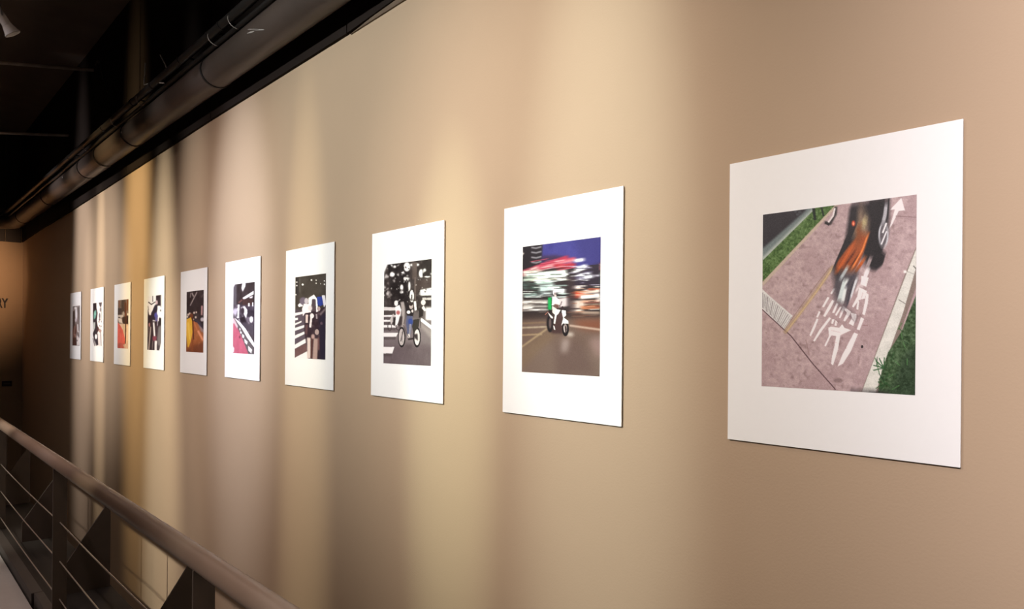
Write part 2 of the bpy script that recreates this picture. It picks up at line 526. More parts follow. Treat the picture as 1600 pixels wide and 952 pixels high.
class Pic:
    """A small painter: points are given in crop coordinates of the print and land on its flat picture area."""

    def __init__(s, corners, W, H, seed, base):
        s.W, s.H = W, H
        A = []; B = []
        for (x, y), (u, v) in zip(corners, ((0, 0), (W, 0), (W, H), (0, H))):
            A += [[x, y, 1, 0, 0, 0, -u * x, -u * y], [0, 0, 0, x, y, 1, -v * x, -v * y]]; B += [u, v]
        h = np.linalg.solve(np.array(A, float), np.array(B, float)); s.h = np.append(h, 1).reshape(3, 3)
        s.img = np.tile(np.array(base, float), (H, W, 1)); s.rng = np.random.default_rng(seed)
        s.Y, s.X = np.mgrid[0:H, 0:W] + .5
        s.crop(0, 0, 1)

    def crop(s, x0, y0, k):
        s.c = (x0, y0, k)
        p = s.px([(0, 0)])[0]
        return s

    def px(s, pts):
        p = np.array(pts, float) / s.c[2] + np.array(s.c[:2])
        q = np.c_[p, np.ones(len(p))] @ s.h.T
        return q[:, :2] / q[:, 2:]

    def sc(s, at):                       # canvas px per crop px, (horizontal, vertical)
        a = s.px([at, (at[0] + 1, at[1]), (at[0], at[1] + 1)])
        return abs(a[1, 0] - a[0, 0]), abs(a[2, 1] - a[0, 1])

    def noise(s, nx, ny, oct=2):
        out = np.zeros((s.H, s.W)); amp = 1; tot = 0
        for o in range(oct):
            gx, gy = nx * 2 ** o, ny * 2 ** o
            g = s.rng.random((gy + 2, gx + 2))
            fx = s.X / s.W * gx; fy = s.Y / s.H * gy
            ix = fx.astype(int); iy = fy.astype(int); fx = fx - ix; fy = fy - iy
            fx = fx * fx * (3 - 2 * fx); fy = fy * fy * (3 - 2 * fy)
            out += amp * ((g[iy, ix] * (1 - fx) + g[iy, ix + 1] * fx) * (1 - fy) + (g[iy + 1, ix] * (1 - fx) + g[iy + 1, ix + 1] * fx) * fy)
            tot += amp; amp *= .6
        return out / tot

    def polymask(s, q):
        m = np.zeros((s.H, s.W))
        x0, y0 = np.floor(q.min(0)).astype(int) - 1; x1, y1 = np.ceil(q.max(0)).astype(int) + 1
        x0, y0 = max(x0, 0), max(y0, 0); x1, y1 = min(x1, s.W), min(y1, s.H)
        if x1 <= x0 or y1 <= y0:
            return m
        acc = np.zeros((y1 - y0, x1 - x0))
        for ox, oy in ((-.25, -.25), (.25, -.25), (-.25, .25), (.25, .25)):
            X = s.X[y0:y1, x0:x1] + ox; Y = s.Y[y0:y1, x0:x1] + oy
            ins = np.zeros(X.shape, bool); n = len(q)
            for i in range(n):
                (ax, ay), (bx, by) = q[i], q[(i + 1) % n]
                if ay == by:
                    continue
                ins ^= ((ay > Y) != (by > Y)) & (X < (bx - ax) * (Y - ay) / (by - ay) + ax)
            acc += ins
        m[y0:y1, x0:x1] = acc / 4
        return m

    def put(s, m, col, alpha=1.0, soft=0, jit=0, nz=(8, 8), mot=None):
        if soft:
            m = blur(m, soft)
        if mot:
            dx, dy, n = mot
            a = np.zeros_like(m); k = 0
            for i in np.linspace(-1, 1, n):
                a += np.roll(np.roll(m, int(round(dx * i)), 1), int(round(dy * i)), 0); k += 1
            m = a / k
        m = np.clip(m * alpha, 0, 1)[..., None]
        c = np.array(col, float)
        if jit:
            c = c + ((s.noise(*nz, 3) - .5) * 2 * jit)[..., None]
        s.img = s.img * (1 - m) + np.clip(c, 0, 255) * m

    def poly(s, pts, col, **k):
        s.put(s.polymask(s.px(pts)), col, **k)

    def line(s, pts, wd, col, **k):
        m = np.zeros((s.H, s.W))
        for a, b in zip(pts[:-1], pts[1:]):
            a = np.array(a, float); b = np.array(b, float); d = b - a; L = np.hypot(*d) or 1
            nrm = np.array([-d[1], d[0]]) / L * wd / 2; e = d / L * wd * .25
            m = np.maximum(m, s.polymask(s.px([a + nrm - e, b + nrm + e, b - nrm + e, a - nrm - e])))
        s.put(m, col, **k)

    def ell(s, c, rx, ry, col, ring=0, **k):
        th = np.linspace(0, 2 * np.pi, 28, endpoint=False)
        m = s.polymask(s.px([(c[0] + rx * np.cos(a), c[1] + ry * np.sin(a)) for a in th]))
        if ring:
            m = m - s.polymask(s.px([(c[0] + (rx - ring) * np.cos(a), c[1] + (ry - ring) * np.sin(a)) for a in th]))
        s.put(m, col, **k)

    def rect(s, x0, y0, x1, y1, col, **k):
        s.poly([(x0, y0), (x1, y0), (x1, y1), (x0, y1)], col, **k)

    def blobs(s, reg, n, rmin, rmax, cols, asp=1.0, **k):
        for i in range(n):
            x = s.rng.uniform(reg[0], reg[2]); y = s.rng.uniform(reg[1], reg[3]); r = s.rng.uniform(rmin, rmax)
            th = np.sort(s.rng.uniform(0, 2 * np.pi, 7)); rr = r * s.rng.uniform(.6, 1.1, 7)
            s.poly([(x + a * np.cos(t) * asp, y + a * np.sin(t)) for t, a in zip(th, rr)], cols[s.rng.integers(len(cols))], **k)

    def grain(s, a):
        s.img = np.clip(s.img + s.rng.normal(0, a, (s.H, s.W, 1)), 0, 255)


def pic_cycle_path():
    p = Pic([(1192, 334.5), (1432.3, 305.5), (1430, 615.5), (1190, 605.5)], 300, 372, 1, (176, 146, 150))
    p.crop(1180, 300, 2.977)
    p.put(np.ones((p.H, p.W)), (176, 152, 153), jit=20, nz=(40, 50))
    p.put((p.noise(60, 70, 1) > .86) * 1.0, (132, 108, 108), alpha=.7, soft=1)
    p.put((p.noise(5, 6, 2) > .58) * 1.0, (162, 136, 138), alpha=.5, soft=6)
    p.poly([(30, 90), (400, 40), (385, 68), (36, 440)], (186, 168, 152))
    p.poly([(30, 90), (380, 40), (372, 66), (36, 418)], (74, 102, 50), jit=50, nz=(80, 100))
    p.poly([(30, 90), (300, 50), (276, 84), (36, 318)], (168, 176, 170))
    p.poly([(30, 90), (290, 50), (262, 86), (36, 302)], (108, 120, 120), soft=2)
    p.poly([(30, 90), (270, 50), (232, 92), (36, 262)], (42, 38, 44), soft=2, jit=8)
    p.blobs((190, 85, 212, 105), 5, 5, 10, [(150, 160, 160), (60, 60, 66)])
    p.blobs((60, 150, 330, 350), 0, 1, 2, [(0, 0, 0)])
    p.line([(275, 78), (282, 128)], 13, (24, 34, 24)); p.line([(312, 72), (322, 112)], 9, (28, 42, 26))
    p.line([(379, 72), (376, 105), (352, 148), (330, 142)], 13, (52, 46, 48), soft=1); p.line([(374, 78), (366, 112), (345, 140)], 8, (214, 206, 206))
    p.poly([(330, 138), (352, 150), (346, 158), (328, 148)], (40, 36, 38))
    # right-hand kerb and grass
    p.poly([(498, 926), (575, 940), (640, 760), (700, 580), (748, 440), (748, 255), (690, 400)], (128, 112, 104))
    p.poly([(500, 926), (560, 940), (625, 740), (688, 560), (748, 350), (748, 265), (688, 420)], (206, 204, 196), jit=12, nz=(20, 40))
    p.poly([(572, 940), (750, 940), (750, 470), (716, 556), (684, 640), (652, 694), (620, 742), (590, 832)], (58, 80, 50), jit=52, nz=(80, 100))
    p.put(p.polymask(p.px([(620, 940), (750, 940), (750, 700), (690, 760)])), (34, 50, 34), alpha=.6, soft=5, jit=24, nz=(40, 40))
    for k in range(26):
        x = p.rng.uniform(560, 720); y = p.rng.uniform(760, 925) if x < 640 else p.rng.uniform(600, 900)
        if x < 600: y = p.rng.uniform(770, 930)
        a = p.rng.uniform(-2.6, -.5); L = p.rng.uniform(18, 50)
        p.line([(x, y), (x + L * np.cos(a), y + L * np.sin(a))], 3.5, [(40, 78, 40), (74, 116, 66), (30, 60, 34)][k % 3])
    for a in (-2.9, -2.4, -2.0, -1.5, 2.9):
        p.line([(600, 815), (600 + 48 * np.cos(a), 815 + 48 * np.sin(a))], 5, (46, 88, 50))
    p.line([(668, 500), (700, 520)], 3, (110, 104, 98)); p.line([(735, 345), (748, 360)], 4, (90, 84, 80)); p.line([(705, 370), (745, 385)], 2, (150, 146, 140))
    p.rect(690, 366, 704, 378, (230, 226, 222))
    # joint, hatched plate, tan groove
    p.line([(33, 548), (170, 672), (272, 800), (378, 918)], 5, (84, 60, 64)); p.line([(240, 690), (255, 760)], 6, (140, 112, 112), alpha=.6)
    p.ell((390, 876), 22, 10, (120, 98, 98), alpha=.7, soft=1)
    p.poly([(33, 452), (70, 486), (178, 578), (140, 642), (33, 545)], (204, 202, 200), jit=12, nz=(30, 30))
    for k in range(18):
        f = k / 17; a = np.array((36, 470)) * (1 - f) + np.array((172, 584)) * f; b = np.array((36, 540)) * (1 - f) + np.array((136, 636)) * f
        p.line([a, b], 2.6 if k % 3 else 5, (146, 140, 140))
    p.line([(142, 655), (215, 560), (300, 445), (366, 348)], 17, (172, 146, 112), alpha=.75, soft=1); p.line([(150, 650), (300, 450), (360, 360)], 5, (204, 178, 132), alpha=.7)
    p.line([(140, 640), (290, 430), (350, 352)], 2.5, (120, 92, 72), alpha=.7)
    # arrow and cross joint
    p.poly([(680, 33), (627, 88), (650, 84), (640, 122), (622, 180), (640, 150), (668, 92), (696, 90)], (238, 230, 230))
    p.line([(655, 116), (748, 122)], 3, (130, 104, 106))
    # painted pictogram, broken strokes
    p.crop(1270, 440, 6.8)
    wh = (248, 242, 242)
    for q in ([(165, 165), (188, 170), (130, 272), (108, 270)], [(215, 196), (240, 205), (190, 300), (140, 378), (122, 366), (165, 280)],
              [(262, 225), (282, 235), (238, 335), (216, 330)], [(75, 315), (92, 325), (62, 385), (46, 380)], [(50, 395), (70, 400), (30, 505), (-12, 585), (-25, 570), (20, 465)],
              [(185, 380), (205, 392), (110, 520), (30, 638), (14, 632), (80, 515)], [(330, 258), (355, 275), (302, 388), (288, 384)], [(300, 265), (318, 270), (262, 365), (246, 355)],
              [(345, 270), (415, 320), (402, 352), (350, 425), (334, 412), (372, 330), (345, 300)], [(412, 330), (472, 345), (470, 390), (438, 470), (392, 445), (425, 385)],
              [(520, 378), (552, 395), (506, 514), (476, 505)], [(448, 538), (488, 556), (415, 735), (330, 870), (275, 900), (325, 775)],
              [(262, 560), (304, 560), (275, 730), (225, 890), (205, 875), (216, 790), (240, 690)], [(175, 490), (205, 480), (290, 490), (322, 455), (345, 490), (415, 515), (345, 550), (280, 580), (205, 572), (148, 690), (133, 682), (182, 580)],
              [(215, 402), (240, 400), (225, 450), (206, 446)], [(250, 410), (272, 430), (262, 470), (240, 470)],
              [(232, 70), (250, 80), (212, 136), (196, 128)], [(500, 60), (582, 100), (560, 180), (500, 195), (440, 275), (426, 262), (480, 160)], [(575, 120), (600, 135), (592, 230), (560, 355), (534, 345), (556, 240)],
              [(525, -60), (600, -40), (575, 55), (518, 30)], [(486, 205), (502, 210), (490, 300), (470, 290)]):
        p.poly(q, wh, jit=8, nz=(50, 60))
    for a, b in (((300, 300), (318, 330)), ((420, 380), (446, 420)), ((210, 520), (300, 540)), ((240, 640), (262, 650)), ((350, 720), (372, 700)), ((540, 120), (520, 190)), ((255, 430), (265, 455))):
        p.line([a, b], 4, (186, 158, 160))
    p.ell((532, 688), 13, 16, (40, 30, 34)); p.line([(545, 460), (590, 466)], 7, (140, 106, 108)); p.ell((320, 600), 12, 20, (130, 106, 108), alpha=.6, soft=1)
    # bicycle and rider, blurred along their way
    p.crop(1280, 300, 5.6)
    mv = (-5, 11, 15)
    p.poly([(285, 60), (615, 40), (612, 260), (600, 420), (560, 500), (520, 640), (445, 660), (370, 560), (150, 800), (120, 680), (180, 540), (240, 400)], (36, 32, 36), mot=mv, jit=10)
    p.poly([(440, 60), (580, 60), (540, 260), (520, 480), (560, 520), (585, 545), (560, 640), (500, 690), (440, 670), (400, 500), (440, 330)], (34, 30, 34), mot=(-2, 5, 9))
    p.poly([(350, 90), (392, 150), (440, 290), (430, 400), (370, 470), (300, 380), (340, 280)], (128, 108, 92), mot=mv)
    p.poly([(395, 210), (425, 240), (415, 320), (370, 300)], (182, 166, 124), mot=(-3, 6, 9), alpha=.9)
    p.poly([(370, 360), (440, 380), (400, 520), (340, 650), (290, 720), (150, 690), (160, 620), (270, 470)], (150, 74, 38), mot=(-4, 8, 11), jit=16)
    p.line([(352, 300), (350, 450)], 44, (128, 72, 42), mot=(-3, 8, 9), alpha=.9)
    p.line([(430, 380), (385, 510), (290, 680)], 15, (224, 128, 68), mot=(-3, 6, 7)); p.line([(400, 590), (310, 722)], 26, (184, 90, 40), mot=(-4, 7, 7))
    p.line([(300, 470), (170, 690)], 22, (200, 96, 44), mot=(-5, 8, 9), alpha=.7)
    p.line([(320, 520), (230, 650)], 18, (84, 40, 28), mot=(-4, 7, 7), alpha=.8); p.line([(345, 560), (280, 660)], 12, (70, 36, 26), mot=(-4, 7, 7), alpha=.8)
    p.ell((306, 278), 13, 24, (255, 92, 58), soft=1); p.ell((305, 280), 7, 14, (255, 150, 110))
    p.line([(590, 120), (575, 230), (560, 270)], 30, (196, 194, 200), mot=(-1, 6, 7), alpha=.85)
    p.ell((566, 380), 44, 108, (190, 190, 196), ring=15, mot=(-1, 4, 5)); p.ell((566, 380), 28, 90, (120, 112, 118), alpha=.7, mot=(-1, 4, 5)); p.line([(560, 360), (590, 280)], 14, (236, 234, 236)); p.line([(548, 460), (592, 350)], 12, (232, 230, 234))
    p.line([(600, 240), (612, 60)], 12, (30, 28, 32), mot=(-1, 4, 5))
    # pale streaks of the trailing wheel
    p.poly([(180, 690), (350, 690), (330, 830), (240, 1010), (150, 960), (130, 860)], (70, 66, 72), mot=mv, alpha=.9)
    for x0, y0, x1, y1, wd, c in ((255, 660, 195, 760, 26, (178, 186, 188)), (235, 780, 190, 940, 44, (206, 218, 216)), (250, 780, 215, 960, 24, (232, 238, 236)), (335, 760, 280, 930, 20, (214, 216, 220)), (320, 720, 240, 830, 22, (70, 66, 76)),
                                 (300, 800, 250, 1000, 14, (60, 56, 66)), (430, 690, 380, 810, 34, (234, 228, 230)), (455, 580, 425, 660, 30, (168, 150, 150)), (350, 830, 330, 870, 18, (228, 220, 222)), (405, 700, 440, 680, 24, (238, 232, 234))):
        p.line([(x0, y0), (x1, y1)], wd, c, mot=(-2, 5, 7), alpha=.92)
    p.line([(210, 1010), (300, 1080), (330, 1120)], 26, (60, 50, 56), mot=(-3, 6, 7), alpha=.7)
    p.grain(6)
    return p


def pic_motorcycle():
    p = Pic([(817, 385), (938.6, 371.4), (937, 588), (815.2, 581.7)], 190, 300, 2, (60, 50, 50))
    p.crop(810, 370, 4.327)
    p.poly([(0, 0), (584, 0), (584, 260), (0, 300)], (76, 72, 152), jit=10); p.poly([(380, 0), (584, 0), (584, 260), (420, 200)], (66, 60, 128), soft=8, alpha=.7)
    p.poly([(0, 40), (165, 40), (160, 195), (0, 250)], (44, 36, 42), soft=2); p.poly([(160, 130), (250, 125), (330, 140), (160, 205)], (70, 50, 84), soft=3)
    for y in (71, 103, 137, 170):
        p.line([(90, y), (122, y - 1 + 6), (156, y - 4)], 7, (214, 214, 220), soft=1)
    p.poly([(0, 95), (44, 108), (30, 122), (0, 122)], (230, 220, 210), soft=1)
    p.poly([(0, 230), (560, 190), (584, 560), (0, 560)], (56, 46, 46), jit=14, nz=(3, 30))
    # right side lights
    p.poly([(380, 240), (584, 180), (584, 330), (360, 350)], (60, 48, 62), soft=4, jit=10, nz=(3, 20))
    for x0, y0, x1, y1, wd, c in ((20, 250, 330, 150, 44, (196, 60, 88)), (120, 205, 380, 150, 22, (226, 88, 112)), (20, 258, 240, 195, 22, (226, 196, 186)), (200, 195, 380, 160, 16, (238, 150, 160)), (250, 200, 380, 195, 30, (200, 58, 70)), (20, 240, 130, 205, 12, (250, 232, 220)),
                                 (385, 165, 440, 158, 22, (255, 250, 255)), (395, 225, 455, 205, 34, (255, 255, 255)), (365, 240, 400, 238, 12, (255, 255, 255)), (405, 262, 485, 248, 16, (244, 244, 255)), (405, 285, 500, 270, 22, (246, 246, 255)), (512, 266, 560, 266, 10, (240, 236, 250)),
                                 (60, 262, 320, 240, 34, (232, 240, 232)), (30, 290, 130, 285, 18, (206, 224, 208)), (130, 275, 320, 260, 26, (250, 252, 246)), (120, 310, 230, 305, 26, (190, 214, 204)), (100, 290, 200, 292, 14, (238, 246, 214)),
                                 (40, 400, 130, 392, 16, (150, 176, 170)), (150, 350, 235, 340, 44, (206, 224, 220)), (150, 385, 225, 385, 22, (196, 206, 206)), (30, 330, 60, 340, 34, (86, 104, 98)), (245, 358, 310, 366, 34, (255, 255, 255)), (80, 340, 130, 345, 26, (74, 92, 84)),
                                 (30, 455, 90, 455, 54, (206, 198, 190)), (90, 440, 200, 440, 26, (224, 216, 210)), (90, 470, 200, 470, 16, (190, 182, 176)), (30, 495, 200, 492, 12, (248, 244, 240)), (260, 450, 330, 440, 60, (226, 208, 208)),
                                 (370, 345, 425, 345, 16, (255, 240, 236)), (385, 395, 445, 392, 40, (236, 90, 62)), (440, 375, 560, 365, 26, (255, 232, 222)), (420, 410, 560, 395, 26, (255, 246, 240)), (370, 460, 440, 458, 54, (236, 214, 200)), (430, 440, 560, 436, 18, (246, 190, 160)),
                                 (360, 505, 430, 500, 22, (255, 240, 226)), (430, 480, 560, 476, 22, (226, 140, 96)), (430, 515, 560, 518, 20, (255, 224, 198)), (540, 420, 560, 420, 40, (250, 236, 230))):
        p.line([(x0, y0), (x1, y1)], wd, c, mot=(5, 0, 7), soft=1)
    for zone, n, cols in (((30, 235, 320, 300), 26, [(252, 254, 250), (214, 232, 214), (246, 246, 224), (120, 136, 120)]), ((30, 300, 320, 420), 34, [(40, 52, 48), (190, 214, 206), (84, 104, 98), (236, 244, 240), (48, 40, 42)]),
                          ((30, 425, 200, 510), 14, [(250, 246, 242), (170, 160, 154), (120, 108, 104)]), ((345, 200, 545, 330), 18, [(252, 252, 255), (92, 80, 112), (54, 44, 62), (214, 206, 232)]),
                          ((350, 335, 545, 540), 34, [(255, 246, 238), (244, 120, 78), (255, 214, 184), (120, 60, 52), (226, 150, 110), (70, 50, 52)]), ((40, 160, 370, 235), 14, [(232, 96, 120), (250, 206, 206), (170, 44, 66)])):
        for _ in range(n):
            x = p.rng.uniform(zone[0], zone[2]); y = p.rng.uniform(zone[1], zone[3]); L = p.rng.uniform(12, 60); sl = -.32 if zone[3] < 236 else p.rng.uniform(-.12, .04)
            p.line([(max(x - L, 20), y), (x + L, y + sl * L)], p.rng.uniform(3, 9), cols[p.rng.integers(len(cols))], mot=(3, 0, 5), alpha=.85)
    p.rect(330, 265, 385, 520, (70, 52, 54), alpha=.6, soft=3); p.rect(0, 515, 584, 565, (70, 54, 50), alpha=.75, soft=4)
    # road
    p.poly([(0, 560), (584, 545), (584, 960), (0, 960)], (128, 104, 92), soft=5, jit=8, nz=(3, 6)); p.poly([(0, 740), (300, 720), (584, 800), (584, 960), (0, 960)], (138, 116, 104), soft=9, alpha=.8)
    p.poly([(360, 560), (584, 560), (584, 640), (420, 620)], (150, 84, 58), soft=8, alpha=.8); p.poly([(470, 700), (584, 660), (584, 840), (520, 800)], (178, 146, 140), soft=8, alpha=.8)
    p.poly([(20, 760), (200, 630), (260, 660), (20, 900)], (146, 120, 92), soft=6, alpha=.5); p.poly([(250, 720), (420, 700), (520, 930), (260, 930)], (112, 88, 82), soft=9, alpha=.6)
    p.poly([(300, 690), (350, 690), (330, 780), (290, 780)], (196, 176, 168), soft=6, alpha=.8); p.ell((350, 660), 26, 14, (220, 204, 190), soft=3)
    for a, b, wd, c in (((24, 615), (200, 608), 8, (224, 206, 176)), ((24, 665), (160, 658), 7, (214, 184, 140)), ((24, 745), (195, 622), 12, (186, 160, 126)), ((350, 600), (550, 628), 12, (226, 196, 176)), ((24, 585), (190, 578), 6, (160, 130, 100))):
        p.line([a, b], wd, c, soft=1)
    # motorcycle and rider
    p.crop(840, 440, 10.58)
    p.poly([(150, 540), (260, 590), (420, 560), (430, 700), (420, 860), (250, 860), (160, 740)], (84, 60, 58), soft=2)
    p.ell((210, 690), 52, 150, (30, 24, 28), soft=1); p.ell((212, 690), 22, 90, (120, 100, 98), soft=1)
    p.ell((465, 785), 56, 118, (28, 22, 26)); p.ell((462, 775), 30, 74, (176, 158, 152)); p.ell((468, 790), 14, 60, (60, 46, 46))
    p.poly([(430, 590), (510, 650), (515, 695), (425, 690), (395, 730), (420, 640)], (252, 250, 250)); p.poly([(405, 470), (470, 480), (475, 560), (430, 600), (405, 540)], (246, 238, 236))
    p.poly([(170, 500), (260, 590), (250, 615), (215, 590)], (236, 228, 226)); p.line([(130, 545), (180, 500)], 10, (214, 140, 120))
    p.poly([(340, 520), (410, 520), (420, 590), (350, 620)], (92, 66, 66)); p.ell((415, 440), 20, 34, (60, 40, 44)); p.line([(345, 330), (375, 410)], 18, (96, 76, 80)); p.line([(405, 330), (385, 390)], 14, (120, 100, 104))
    p.poly([(190, 450), (240, 470), (240, 530), (190, 500)], (44, 30, 32))
    p.rect(178, 262, 236, 465, (36, 190, 96), jit=24, nz=(30, 40), soft=1)
    p.poly([(250, 260), (300, 250), (360, 300), (370, 390), (300, 400), (240, 390)], (250, 246, 246)); p.poly([(290, 370), (360, 385), (350, 450), (260, 400)], (120, 80, 72), soft=1)
    p.ell((285, 185), 26, 44, (246, 240, 240)); p.ell((292, 205), 12, 26, (110, 84, 80), soft=1); p.ell((300, 235), 18, 22, (226, 206, 198))
    p.poly([(245, 400), (320, 450), (300, 560), (250, 510)], (240, 226, 216)); p.poly([(310, 455), (385, 470), (350, 530), (320, 560), (295, 700), (270, 690), (290, 560)], (250, 244, 240))
    p.poly([(262, 720), (285, 740), (298, 800), (275, 790)], (248, 240, 238)); p.line([(440, 740), (455, 830)], 10, (230, 220, 214))
    p.grain(3)
    return p


def pic_cyclist():
    p = Pic([(600.2, 413), (674.8, 406), (673, 571.4), (599.2, 568.4)], 140, 240, 3, (120, 108, 106))
    p.crop(595, 400, 5.44)
    p.rect(-20, 0, 480, 460, (70, 60, 58), jit=40, nz=(10, 18)); p.poly([(60, 60), (250, 50), (240, 420), (100, 420)], (42, 34, 34), jit=26, nz=(14, 22), soft=1)
    p.blobs((30, 170, 120, 420), 18, 8, 26, [(205, 196, 194), (60, 52, 50), (150, 140, 136)], soft=1); p.blobs((70, 70, 250, 200), 16, 6, 22, [(230, 226, 224), (40, 34, 34), (250, 248, 248)], soft=1)
    for x, y, rx, ry in ((100, 155, 22, 22), (225, 95, 28, 40), (345, 155, 20, 36), (180, 270, 14, 26), (245, 260, 10, 40), (290, 80, 40, 14), (395, 170, 30, 22), (120, 90, 14, 12), (180, 310, 16, 12)):
        p.ell((x, y), rx, ry, (250, 247, 246), soft=1)
    p.poly([(20, 165), (70, 50), (20, 50)], (250, 248, 247), soft=2)
    p.rect(270, 60, 310, 200, (106, 92, 86), jit=20, soft=1); p.rect(355, 50, 440, 180, (52, 44, 42), jit=26); p.blobs((350, 90, 430, 180), 6, 8, 20, [(240, 236, 234)], soft=1)
    p.poly([(300, 215), (440, 195), (440, 275), (330, 290), (300, 340)], (84, 70, 66), jit=12); p.poly([(335, 295), (440, 275), (440, 345), (335, 345)], (250, 248, 248), soft=1)
    p.rect(300, 345, 440, 470, (70, 60, 58), jit=30, nz=(14, 20), soft=1); p.rect(355, 360, 440, 380, (206, 198, 194)); p.rect(380, 440, 440, 560, (236, 230, 230), soft=2); p.poly([(370, 560), (440, 600), (440, 560)], (110, 98, 96))
    p.line([(295, 190), (293, 420)], 13, (120, 104, 98)); p.ell((266, 345), 18, 52, (244, 240, 238)); p.line([(266, 335), (266, 380)], 8, (60, 50, 48))
    p.poly([(-20, 430), (130, 440), (130, 470), (-20, 462)], (226, 218, 216)); p.rect(-20, 465, 130, 500, (96, 84, 82), jit=14)
    for zone, n, cols in (((30, 60, 250, 430), 90, [(34, 28, 28), (92, 82, 78), (58, 48, 46), (150, 142, 138), (222, 216, 214)]), ((300, 200, 430, 480), 40, [(60, 50, 48), (120, 108, 104), (196, 188, 184)]), ((110, 300, 330, 470), 40, [(36, 30, 30), (206, 198, 194), (110, 98, 94)])):
        p.blobs(zone, n, 3, 11, cols, asp=.9, alpha=.8)
    # road and zebra
    p.poly([(-20, 500), (480, 560), (480, 960), (-20, 960)], (142, 128, 130), soft=2, jit=10, nz=(10, 14)); p.poly([(-20, 760), (480, 760), (480, 960), (-20, 960)], (122, 106, 110), soft=6, jit=10, nz=(12, 12))
    p.poly([(330, 560), (440, 640), (440, 720), (330, 600)], (176, 162, 160), soft=3); p.line([(345, 545), (440, 620)], 26, (246, 242, 242))
    for y0, y1, x in ((505, 520, 150), (545, 562, 150), (590, 612, 150), (655, 690, 150), (775, 832, 118)):
        p.poly([(-20, y0), (x, y0), (x - 18, y1), (-20, y1)], (246, 240, 240)); p.poly([(-20, y1), (x - 18, y1), (x - 24, y1 + 22), (-20, y1 + 24)], (92, 80, 80), alpha=.7, soft=1)
    # second cyclist behind, in white with a red mark
    p.crop(600, 460, 9.52)
    p.ell((88, 480), 32, 70, (60, 50, 50), ring=9); p.ell((215, 490), 34, 50, (60, 50, 50), ring=10); p.poly([(90, 380), (140, 290), (170, 330), (110, 460)], (210, 200, 198)); p.poly([(140, 340), (190, 360), (190, 480), (140, 460)], (56, 46, 46), soft=1)
    p.poly([(170, 190), (235, 160), (260, 230), (250, 330), (200, 460), (170, 470), (180, 330)], (250, 246, 246)); p.ell((185, 135), 28, 42, (244, 236, 234)); p.ell((176, 60), 26, 22, (60, 52, 50)); p.ell((215, 275), 28, 30, (214, 120, 118), soft=1)
    p.poly([(250, 120), (300, 110), (320, 220), (300, 480), (265, 500), (270, 300)], (196, 184, 180), soft=1); p.poly([(240, 330), (280, 330), (270, 460), (210, 480)], (76, 64, 64), soft=1)
    p.poly([(445, 110), (480, 110), (490, 240), (460, 250)], (236, 230, 228)); p.poly([(520, 220), (590, 180), (580, 330), (520, 360)], (52, 44, 42)); p.ell((585, 130), 34, 40, (226, 214, 210)); p.poly([(590, 170), (630, 250), (600, 260), (560, 210)], (230, 220, 216))
    # front cyclist
    p.ell((268, 640), 56, 152, (38, 32, 34)); p.ell((266, 640), 42, 124, (206, 194, 192)); p.line([(290, 540), (255, 700)], 16, (120, 108, 108)); p.line([(270, 560), (280, 720)], 6, (150, 140, 138))
    p.ell((492, 640), 56, 150, (40, 34, 36)); p.ell((494, 640), 40, 118, (226, 216, 214)); p.poly([(440, 600), (500, 590), (505, 690), (450, 640)], (70, 60, 60), soft=1)
    p.poly([(440, 380), (530, 370), (520, 480), (440, 590), (420, 480)], (66, 60, 54)); p.line([(540, 380), (548, 500)], 10, (70, 60, 58))
    p.poly([(330, 140), (390, 150), (440, 180), (445, 280), (430, 340), (350, 330), (325, 250)], (46, 38, 40), soft=1); p.ell((408, 180), 30, 44, (206, 190, 184)); p.ell((405, 150), 30, 26, (60, 48, 46)); p.ell((370, 270), 26, 26, (240, 232, 230)); p.ell((425, 255), 14, 22, (230, 218, 214))
    p.poly([(345, 320), (430, 330), (425, 420), (400, 600), (350, 640), (345, 520), (330, 430)], (104, 108, 140)); p.ell((398, 412), 36, 48, (66, 84, 158), soft=1); p.line([(395, 450), (385, 600)], 24, (166, 160, 172)); p.line([(300, 440), (325, 340), (320, 210)], 14, (120, 108, 106))
    p.ell((370, 620), 22, 30, (214, 204, 200)); p.line([(370, 670), (450, 660)], 26, (60, 50, 50)); p.line([(290, 460), (370, 640)], 8, (90, 80, 82))
    p.poly([(330, 740), (430, 740), (420, 820), (330, 820)], (92, 78, 80), soft=4, alpha=.6)
    p.grain(3)
    return p


